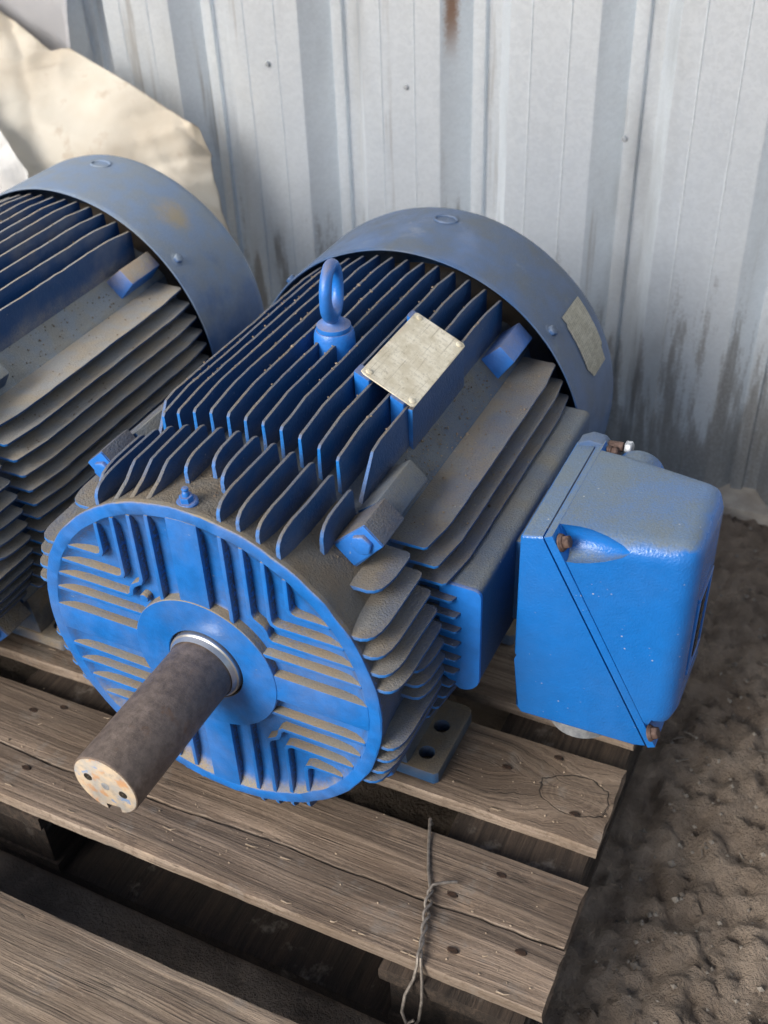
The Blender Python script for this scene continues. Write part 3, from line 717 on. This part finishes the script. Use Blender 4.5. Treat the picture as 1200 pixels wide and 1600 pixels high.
    P = [tuple(a1 - dv * .018), (.3965, -.0760), (.3950, .1375), tuple(a0)]
    loft(bm, P, .085, [0, 1, 2], .0190, yf=YF + .0012, yb=YB - .0012, seg=7)
    cv = finish(bm, 'box_cover', M['box'], jb, angle=30)
    # scooped screw pockets at the cover corners, widest at the flange
    ax = Vector((nv.x, 0, nv.y * .55)).normalized(); cs = []; bolts = []
    for (f, y) in ((.045, YF + .006), (.045, YB - .006), (.925, YF + .010), (.925, YB - .010)):
        p = T0 + dv * ((T1 - T0).length * f); p3 = Vector((p.x, y, p.y)) + Vector((nv.x, 0, nv.y)) * .0092
        axd = Vector((1, (.06 if y < .2 else -.06), .10 if f < .5 else -.25)).normalized()
        b2 = bmesh.new(); fm = frame_mat(p3, axd); prev = []
        for (r, h) in ((.0172, -.004), (.0172, .014), (.0155, .026), (.0115, .040), (.0055, .054), (.001, .060)):
            prev.append([b2.verts.new(fm @ Vector((r * math.cos(2 * PI * i / 28), r * math.sin(2 * PI * i / 28), h))) for i in range(28)])
        for A, B in zip(prev, prev[1:]):
            for i in range(28): b2.faces.new((A[i], A[(i + 1) % 28], B[(i + 1) % 28], B[i]))
        b2.faces.new(prev[0]); b2.faces.new(prev[-1]); cs.append(cutter(b2)); bolts.append((p3, Vector((nv.x, 0, nv.y)), f))
    carve(cv, cs)
    for p3, d, f in bolts:
        yo = .0015 if p3.y < .2 else -.0015
        bm = bmesh.new(); fm = frame_mat(p3 + Vector((.0015, yo, 0)), d); hexa(bm, .0082, -.001, .0012, fm, n=18); hexa(bm, .0074, .001, .0025, fm, n=18); hexa(bm, .0060, .002, .0078, fm @ Matrix.Rotation(.5, 4, 'Z'))
        finish(bm, 'cover_screw', M['rust'], jb, bevel=.0004)
    # conduit hubs below and behind, cover ear with its long bolt at the far corner
    bm = bmesh.new(); lathe(bm, [(.034, -.100), (.0335, -.121), (.030, -.1250), (.001, -.1260)], 40, axis='z', cen=(.3050, .190, 0)); finish(bm, 'conduit_plug', M['zinc'], jb)
    bm = bmesh.new(); lathe(bm, [(.024, YB - .030), (.024, YB - .006), (.021, YB - .002), (.001, YB - .001)], 40, axis='y', cen=(.308, 0, .101)); finish(bm, 'conduit_plug', M['box'], jb)
    bm = bmesh.new(); prism(bm, [(.246, .095), (.246, .1205), (.257, .1265), (.270, .1255), (.278, .117), (.276, .095)], YB - .010, YB + .007, lambda u, v, w: (u, w, v)); finish(bm, 'cover_ear', M['cover'], jb, bevel=.002, seg=2)
    bm = bmesh.new(); fm = frame_mat((.274, YB + .001, .1185), (1, 0, .1)); hexa(bm, .0048, 0, .014, fm, n=12); finish(bm, 'ear_bolt', M['rust'], jb)
    bm = bmesh.new(); fm = frame_mat((.290, YB + .001, .1200), (1, 0, .1)); hexa(bm, .0068, 0, .0070, fm); finish(bm, 'ear_bolt', M['zinc'], jb, bevel=.0005)
    # raised emblem panel on the outer face
    bm = bmesh.new(); y0, y1, z0, z1 = .188, .240, -.028, .066
    for (a, b, c, d2) in ((y0, y1, z1 - .006, z1), (y0, y1, z0, z0 + .006), (y0, y0 + .006, z0 + .006, z1 - .006), (y1 - .006, y1, z0 + .006, z1 - .006)):
        prism(bm, [(a, c), (b, c), (b, d2), (a, d2)], .3930, .3976, lambda u, v, w: (w, u, v))
    finish(bm, 'emblem_frame', M['bright'], jb, bevel=.0008)
    for i in range(7):
        bm = bmesh.new(); zc = -.019 + i * .0112; prism(bm, [(.205, zc), (.222, zc), (.222, zc + .007), (.205, zc + .007)], .3930, .3974, lambda u, v, w: (w, u, v)); finish(bm, 'raised_mark', M['hole'], jb, bevel=.0006)

m1 = build_motor((0, 0, 0), 'blue electric motor with bare brown shaft, nameplate and side junction box in the foreground', True, 0.0)
m2 = build_motor((-.484, 0, 0), 'dustier blue electric motor on the left, partly cut off by the photo edge', False, 1.0)
def crumbs(root, n, seed):
    rnd = random.Random(seed); bm = bmesh.new()
    for i in range(n):
        k = rnd.random(); s = rnd.uniform(.0005, .0013) * (1.6 if rnd.random() < .1 else 1)
        if k < .35:      # on top edges of the upper fins
            f = rnd.randint(-6, 6) * .018; R = min(math.sqrt(.2085 ** 2 - f * f), .2062); c = Vector((f + rnd.uniform(-.0018, .0018), rnd.uniform(.16, .40), R + .0002))
            if .05 < f < .12 and .2 < c.y < .345: continue
        elif k < .55:    # gutters of the bell
            x = rnd.uniform(-.10, .125); c = Vector((x, rnd.uniform(.012, .098), math.sqrt(.1728 ** 2 - x * x) + .0004))
        elif k < .75:    # corner strip and side fins
            a = rad(rnd.uniform(39, 51)); c = Vector((.1748 * math.cos(a), rnd.uniform(.19, .38), .1752 * math.sin(a) + .0006))
        else:
            f = rnd.choice((6, 5, 4)) * .018; R = math.sqrt(.2085 ** 2 - f * f) - .002; r0 = math.sqrt(.174 ** 2 - f * f)
            c = Vector((rnd.uniform(r0, R), rnd.uniform(.13, .42), f + .0023))
        vs = [bm.verts.new(c + Vector(d) * s * rnd.uniform(.6, 1.3)) for d in ((1, 0, 0), (-1, 0, 0), (0, 1, 0), (0, -1, 0), (0, 0, 1), (0, 0, -1))]
        for a, b, e in ((0, 2, 4), (2, 1, 4), (1, 3, 4), (3, 0, 4), (2, 0, 5), (1, 2, 5), (3, 1, 5), (0, 3, 5)): bm.faces.new((vs[a], vs[b], vs[e]))
    o = finish(bm, 'dirt_crumbs', M['crumb'], root, angle=10); o['kind'] = 'stuff'
M['crumb'] = m_simple('dirt_crumb', (.10, .07, .045), (.30, .24, .18), 90, .9)
crumbs(m1, 900, 3); crumbs(m2, 300, 4)
m1['group'] = m2['group'] = 'blue electric motors on the pallet'

# ------------------------------------------------------------------ pallet
def board(parent, x0, x1, y0, y1, z0, z1, mat, seed, yaw=0.0, ragR=.003, backjag=0.0, frontjag=0.0, jag=None, name='board', step=.010, rough=.0005, along=0):
    """weathered plank; front/back edges may follow jag(x)"""
    bm = bmesh.new(); n = int((x1 - x0) / step) + 1; cy = (y0 + y1) / 2; rows = []
    m = max(3, int((y1 - y0) / .013)); ch = .0016
    for i in range(n + 1):
        x = x0 + (x1 - x0) * i / n; row = []
        def N(a, s): return noise.noise(Vector((x * a, seed * 7.3 + s, s * 2.1)))
        ya = y0 + N(18, 1) * .0008 + N(70, 2) * .0005; yb = y1 + N(15, 3) * .0008 + N(60, 4) * .0005
        if frontjag: ya = y0 + jag(x) + frontjag * (.25 + .45 * max(0, .5 + noise.noise(Vector((x * 7, 8, 1)))) + .35 * max(0, noise.noise(Vector((x * 70, 2, 1)))))
        if backjag: yb = y1 + jag(x) - backjag * .5
        pts = []
        chip = max(0, N(24, 9) - .18) * .010 + max(0, N(90, 8) - .2) * .004
        for k in range(m + 1):
            f = k / m; y = ya + (yb - ya) * f
            z = z1 + noise.noise(Vector((x * 4, y * 30 + seed, 0))) * .0010 + noise.noise(Vector((x * 30, y * 190, seed))) * rough
            if k == 0: z -= ch + chip * .6; y += .0002 + chip * .2
            if k == m: z -= ch * .6
            pts.append((y, z))
        pts.append((yb + .0006, z1 - .006)); pts.append((yb, z0)); pts.append((ya, z0)); pts.append((ya - .0006 + N(50, 6) * .0005, z0 + (z1 - z0) * .35)); pts.append((ya - .0004 + N(45, 5) * .0006, z1 - .0045 - chip))
        for (y, z) in pts:
            xx = x
            if i == n: xx += noise.noise(Vector((y * 190, z * 120, seed))) * ragR * .7 + noise.noise(Vector((y * 14, 1, seed))) * ragR * .7
            yy = y + (x - x1) * math.tan(yaw)
            row.append(bm.verts.new((xx, yy, z) if along == 0 else (yy, xx, z)))
        rows.append(row)
    K = len(rows[0])
    for a, b in zip(rows, rows[1:]):
        for k in range(K):
            f = bm.faces.new((a[k], b[k], b[(k + 1) % K], a[(k + 1) % K]))
            if k >= m + 2 or k == K - 1: f.material_index = 1
    bm.faces.new(rows[0]); f = bm.faces.new(rows[-1][::-1]); f.material_index = 1 if along else 0
    return finish(bm, name, mat, parent, angle=42)

pal = bpy.data.objects.new('pallet', None); COL.objects.link(pal); pal.location = (-.25, .1, -.35)
tag(pal, 'weathered grey brown wooden pallet on which the two blue motors stand', 'pallet')
pinv = Matrix.Translation((.25, -.1, .35))
wA = m_wood('weathered_board_knotty', WD, WL, knots=((.312, .162, .026),), seed=0.0)
wB = m_wood('weathered_board_cracked', WD , (.27, .20, .145))
wC = m_wood('weathered_board_front', (.15, .11, .078), (.32, .245, .175))
Z1, Z0 = -.2115, -.2290
def jagf(x): return .0075 * math.sin(x * 9.0 + .6) * .5 + max(0, x - .19) * .05 + noise.noise(Vector((x * 12, 3, 0))) * .004 + noise.noise(Vector((x * 60, 5, 0))) * .0012 + .0
kids = []
TY = rad(1.6)
kids.append(board(None, -.87, .353, .108, .213, Z0, Z1, [wA, M['edge']], 1.0, yaw=TY * .9, ragR=.004))
kids.append(board(None, -.87, .358, -.016, .062, Z0, Z1 + .001, [wB, M['edge']], 2.0, yaw=TY * .6, ragR=.003, frontjag=.0052, jag=jagf))
kids.append(board(None, -.87, .360, -.073, -.016, Z0, Z1, [wB, M['edge']], 3.0, yaw=TY * .6, ragR=.004, backjag=.0018, jag=jagf))
kids.append(board(None, -.87, .350, .256, .358, Z0, Z1 - .0003, [wA, M['edge']], 5.0, yaw=TY * .6))
kids.append(board(None, -.87, .350, .430, .535, Z0, Z1 - .0002, [wA, M['edge']], 6.0, yaw=TY * .3))
# cross boards under the deck, blocks and bottom runners; the pallet front is flush with the cracked board
def under(bx, ya0, yb0, lst, sd, dz=0.0):
    for q, ya in enumerate((ya0 + .004, yb0 - .105)):
        lst.append(board(None, bx[-1][0], bx[0][1] - .004, ya, ya + (.18 if q == 0 else .10), -.3505, -.3312 , [M['block'], M['block']], sd + q, name='bottom_board', step=.03))  # first one widened so the gap shows dark wood, not lit ground
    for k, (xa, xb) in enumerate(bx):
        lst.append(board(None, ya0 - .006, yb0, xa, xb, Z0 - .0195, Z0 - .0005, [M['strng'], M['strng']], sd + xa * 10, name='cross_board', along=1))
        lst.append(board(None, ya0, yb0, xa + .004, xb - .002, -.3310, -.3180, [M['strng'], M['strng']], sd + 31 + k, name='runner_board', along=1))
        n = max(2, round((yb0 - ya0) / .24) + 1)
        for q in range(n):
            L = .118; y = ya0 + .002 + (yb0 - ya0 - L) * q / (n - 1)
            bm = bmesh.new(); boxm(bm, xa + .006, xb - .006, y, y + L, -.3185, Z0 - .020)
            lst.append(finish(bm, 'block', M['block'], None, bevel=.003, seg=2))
under(((.207, .346), (-.335, -.190), (-.86, -.72)), -.079, .53, kids, 1.0)
def nail(x, y, a=0.0, s=1.0):
    bm = bmesh.new(); n = 12; z = Z1 + .0005; R = []
    for (k, h) in ((1.0, .0004), (.82, .0013), (.45, .0012)):
        R.append([bm.verts.new((x + (.0058 * s * k * math.cos(2 * PI * i / n)) * (1 + .35 * noise.noise(Vector((i * .9, x * 30, 0)))), y + .0032 * s * k * math.sin(2 * PI * i / n) * (1 + .3 * noise.noise(Vector((i, y * 30, 5)))), z + h)) for i in range(n)])
    for p, q in zip(R, R[1:]):
        for i in range(n): bm.faces.new((p[i], p[(i + 1) % n], q[(i + 1) % n], q[i]))
    bm.faces.new(R[-1])
    kids.append(finish(bm, 'nail', M['nailm'], None))
for p in ((.279, .040), (.244, .0005), (.267, -.052), (.324, -.028), (.237, .165), (.283, .199), (.321, .137), (-.279, .023), (-.232, -.046), (-.25, .04)): nail(*p)
bm = bmesh.new()
for i in range(260):
    x, y = random.uniform(-.45, .35), random.choice((random.uniform(-.07, .058), random.uniform(.115, .205))); s = random.uniform(.0004, .0013); c = Vector((x, y, Z1 + s * .5))
    vs = [bm.verts.new(c + Vector(d) * s * random.uniform(.6, 1.6)) for d in ((1, 0, 0), (-1, 0, 0), (0, 1, 0), (0, -1, 0), (0, 0, 1), (0, 0, -1))]
    for a, b, e in ((0, 2, 4), (2, 1, 4), (1, 3, 4), (3, 0, 4), (2, 0, 5), (1, 2, 5), (3, 1, 5), (0, 3, 5)): bm.faces.new((vs[a], vs[b], vs[e]))
for i in range(38):                                     # splinters lifting from the grain and edges
    x, y = random.uniform(-.45, .34), random.choice((-.0715, -.0715, .110, random.uniform(-.06, .05), random.uniform(.12, .2))); L = random.uniform(.004, .016)
    p = Vector((x, y, Z1 - .0002)); tube(bm, [p, p + Vector((L * .6, random.uniform(-.001, .001), .0010)), p + Vector((L, random.uniform(-.002, .002), .0022))], [.0009, .0006, .0002], 4)
o = finish(bm, 'wood_debris', M['splinter'], None, angle=10); o['kind'] = 'stuff'; kids.append(o)
for k in kids:
    k.parent = pal; k.matrix_parent_inverse = pinv

pal2 = bpy.data.objects.new('pallet', None); COL.objects.link(pal2); pal2.location = (-.2, -.3, -.35)
tag(pal2, 'second wooden pallet, only its pale board showing at the bottom left corner', 'pallet')
k2 = [board(None, -.90, .355, -.282, -.168, Z0, Z1 + .0008, [wC, M['edge']], 4.0, yaw=TY * .6)]
k2.append(board(None, -.90, .355, -.43, -.325, Z0, Z1, [wC, M['edge']], 14.0, yaw=TY * .6))
k2.append(board(None, -.90, .355, -.58, -.47, Z0, Z1, [wC, M['edge']], 15.0, yaw=TY * .6))
under(((.20, .345), (-.33, -.19), (-.86, -.72)), -.575, -.182, k2, 3.0)
bm = bmesh.new(); boxm(bm, -.90, .35, -.62, -.59, -.349, Z0 - .001); k2.append(finish(bm, 'light_stop_plank', M['block'], None, bevel=.003, seg=2))  # plank added out of view to keep light from under the pallets
pinv2 = Matrix.Translation((.2, .3, .35))
for k in k2:
    k.parent = pal2; k.matrix_parent_inverse = pinv2

# twisted wire round the split board
def wire():
    bm = bmesh.new()
    a = [(.1905, .075, -.224), (.1910, .0690, -.2075), (.1945, .0600, -.2065), (.2030, .038, -.2085), (.2130, .015, -.2080), (.2245, -.006, -.2070)]
    N = 46; tw = []
    tw2 = []
    for i in range(N + 1):
        f = i / N; p = Vector((.2245 + .0190 * f, -.006 - .068 * f, -.2062)); d = Vector((.27, -.96, 0)); s = Vector((.96, .27, 0)); ph = f * 2 * PI * 2.6; r = .0021 + .0008 * math.sin(f * 6)
        tw.append(p + s * math.cos(ph) * r + Vector((0, 0, math.sin(ph) * r * .9))); tw2.append(p - s * math.cos(ph) * r - Vector((0, 0, math.sin(ph) * r * .9)))
    tail = [(.2435, -.0785, -.211), (.2425, -.085, -.225), (.2385, -.095, -.238), (.2390, -.104, -.252), (.2450, -.108, -.262), (.2510, -.104, -.258)]
    tail2 = [(.2470, -.0780, -.212), (.2500, -.083, -.226), (.2535, -.092, -.243), (.2540, -.100, -.262), (.2500, -.104, -.272)]
    tube(bm, [Vector(p) for p in a] + tw[1:] + [Vector(p) for p in tail], .0016, 8)
    head = [(.2445, .0120, -.2050), (.2390, .0085, -.2040), (.2310, .0030, -.2030), (.2250, -.0015, -.2035)]
    tube(bm, [Vector(p) for p in head] + tw2[1:] + [Vector(p) for p in tail2], .0015, 8)
    o = finish(bm, 'tie_wire', M['wire']); tag(o, 'twisted grey wire tied round the cracked front board of the pallet', 'wire')
wire()

# ------------------------------------------------------------------ grit and straw on the dirt
def grit():
    bm = bmesh.new()
    for i in range(1500):
        x, y = random.uniform(.30, 1.05), random.uniform(-.35, .87)
        if x < .37 and y < .55: x += .08
        r = random.uniform(.0012, .0038) * (1.7 if random.random() < .07 else 1)
        h = noise.fractal(Vector((x * 5, y * 5, 1.3)), 1.0, 2.0, 5) * .016 + noise.fractal(Vector((x * 34, y * 34, 4)), .5, 2.2, 5) * .0165 - .004
        c = Vector((x, y, -.352 + h + r * .4)); vs = []
        for d in ((1, 0, 0), (-1, 0, 0), (0, 1, 0), (0, -1, 0), (0, 0, 1), (0, 0, -1)):
            vs.append(bm.verts.new(c + Vector(d) * r * random.uniform(.6, 1.2)))
        for a, b, e in ((0, 2, 4), (2, 1, 4), (1, 3, 4), (3, 0, 4), (2, 0, 5), (1, 2, 5), (3, 1, 5), (0, 3, 5)): bm.faces.new((vs[a], vs[b], vs[e]))
    for i in range(90):
        x, y = random.uniform(.36, .9), random.uniform(-.3, .8); a = random.uniform(0, PI); L = random.uniform(.006, .018)
        h = noise.fractal(Vector((x * 5, y * 5, 1.3)), 1.0, 2.0, 5) * .016 + noise.fractal(Vector((x * 34, y * 34, 4)), .5, 2.2, 5) * .0165 - .004
        p = Vector((x, y, -.352 + h + .004)); q = p + Vector((math.cos(a), math.sin(a), random.uniform(-.2, .2))) * L
        tube(bm, [p, (p + q) / 2 + Vector((0, 0, .001)), q], .0006, 4)
    o = finish(bm, 'gravel', M['grit'], angle=10); o['kind'] = 'stuff'; tag(o, 'loose grit and bits of straw scattered over the brown dirt', 'gravel')
M['grit'] = m_simple('pale_grit', (.10, .085, .07), (.28, .25, .21), 60, .85)
grit()

# ------------------------------------------------------------------ tarpaulin and bags behind the left motor
def sheet(name, rows, mat, label, cat, sub=12, amp=.006, th=.0015, fq=9, sm=10, creases=()):
    nu, nv = len(rows[0]) - 1, len(rows) - 1; G = []
    for j in range(nv * sub + 1):
        v = j / sub; jj = min(int(v), nv - 1); fv = v - jj; R = []
        for i in range(nu * sub + 1):
            u = i / sub; ii = min(int(u), nu - 1); fu = u - ii
            a, b, c, d = (Vector(rows[jj][ii]), Vector(rows[jj][ii + 1]), Vector(rows[jj + 1][ii]), Vector(rows[jj + 1][ii + 1]))
            R.append((a * (1 - fu) + b * fu) * (1 - fv) + (c * (1 - fu) + d * fu) * fv)
        G.append(R)
    for _ in range(sm):
        H = [r[:] for r in G]
        for j in range(1, len(G) - 1):
            for i in range(1, len(G[0]) - 1): H[j][i] = (G[j][i] * 2 + G[j - 1][i] + G[j + 1][i] + G[j][i - 1] + G[j][i + 1]) / 6
        G = H
    bm = bmesh.new(); V = []
    for j, r in enumerate(G):
        R = []
        for i, p in enumerate(r):
            w = p + noise.noise_vector(p * 3.2) * .05
            q = noise.noise(w * fq * .6) * amp * 2.0
            for k, (ax, f, am) in enumerate((((.8, .2, .55), 17, 1.2), ((-.5, .3, .8), 23, .9), ((.2, .5, -.85), 34, .5))):
                t = Vector(ax).dot(w) * f; m = max(0, noise.noise(w * 4 + Vector((k * 7, 0, 0))) + .25)
                q += (1 - abs(((t + k * .3) % 2) - 1) * 2) ** 3 * amp * am * m
            R.append(bm.verts.new(p + Vector((.1, -.7, .6)) * q))
        V.append(R)
    for a, b in zip(V, V[1:]):
        for i in range(len(a) - 1): bm.faces.new((a[i], a[i + 1], b[i + 1], b[i]))
    bmesh.ops.solidify(bm, geom=bm.faces[:], thickness=th)
    o = finish(bm, name, mat, angle=80); tag(o, label, cat); return o
sheet('tarpaulin', [
    [(-1.45, .86, .40), (-1.15, .85, .36), (-.93, .84, .325), (-.845, .82, .298), (-.775, .81, .262), (-.735, .81, .268), (-.62, .80, .224), (-.503, .79, .178), (-.497, .795, .172)],
    [(-1.45, .78, .34), (-1.15, .77, .32), (-.93, .78, .29), (-.845, .78, .268), (-.775, .77, .240), (-.735, .77, .238), (-.62, .765, .196), (-.510, .775, .160), (-.487, .80, .118)],
    [(-1.45, .72, .18), (-1.15, .70, .19), (-.93, .71, .20), (-.845, .72, .182), (-.775, .70, .165), (-.735, .72, .172), (-.62, .72, .138), (-.515, .765, .112), (-.474, .80, .04)],
    [(-1.45, .68, .0), (-1.15, .66, .02), (-.93, .66, .05), (-.845, .68, .04), (-.775, .67, .03), (-.735, .69, .05), (-.62, .70, .03), (-.510, .76, .01), (-.458, .80, -.06)],
    [(-1.45, .66, -.34), (-1.15, .64, -.34), (-.93, .64, -.34), (-.845, .65, -.34), (-.775, .65, -.34), (-.735, .66, -.34), (-.62, .68, -.34), (-.520, .71, -.34), (-.462, .75, -.34)]],
    M['tarp'], 'crumpled beige tarpaulin heaped against the metal wall behind the left motor', 'tarpaulin', amp=.020, sm=4)
sheet('plastic_bag', [
    [(-1.30, .66, .40), (-1.05, .66, .36), (-.93, .665, .30), (-.765, .66, .195), (-.722, .66, .125)],
    [(-1.30, .60, .30), (-1.05, .60, .28), (-.93, .620, .22), (-.790, .635, .150), (-.726, .650, .095)],
    [(-1.30, .58, -.34), (-1.05, .58, -.34), (-.93, .605, -.34), (-.800, .615, -.34), (-.735, .635, -.34)]],
    M['bag'], 'white plastic bag in front of the beige tarpaulin at the left edge', 'plastic bag', amp=.010, fq=14)
sheet('plastic_sheet', [
    [(-1.5, .868, .75), (-1.1, .868, .70), (-.86, .868, .62), (-.755, .872, .40)],
    [(-1.5, .860, .50), (-1.1, .860, .48), (-.86, .858, .42), (-.762, .868, .31)],
    [(-1.5, .865, .20), (-1.1, .865, .20), (-.88, .863, .20), (-.785, .870, .20)]],
    M['greybag'], 'pale grey plastic sheet hanging on the wall at the top left corner', 'plastic sheet', amp=.006, fq=12)
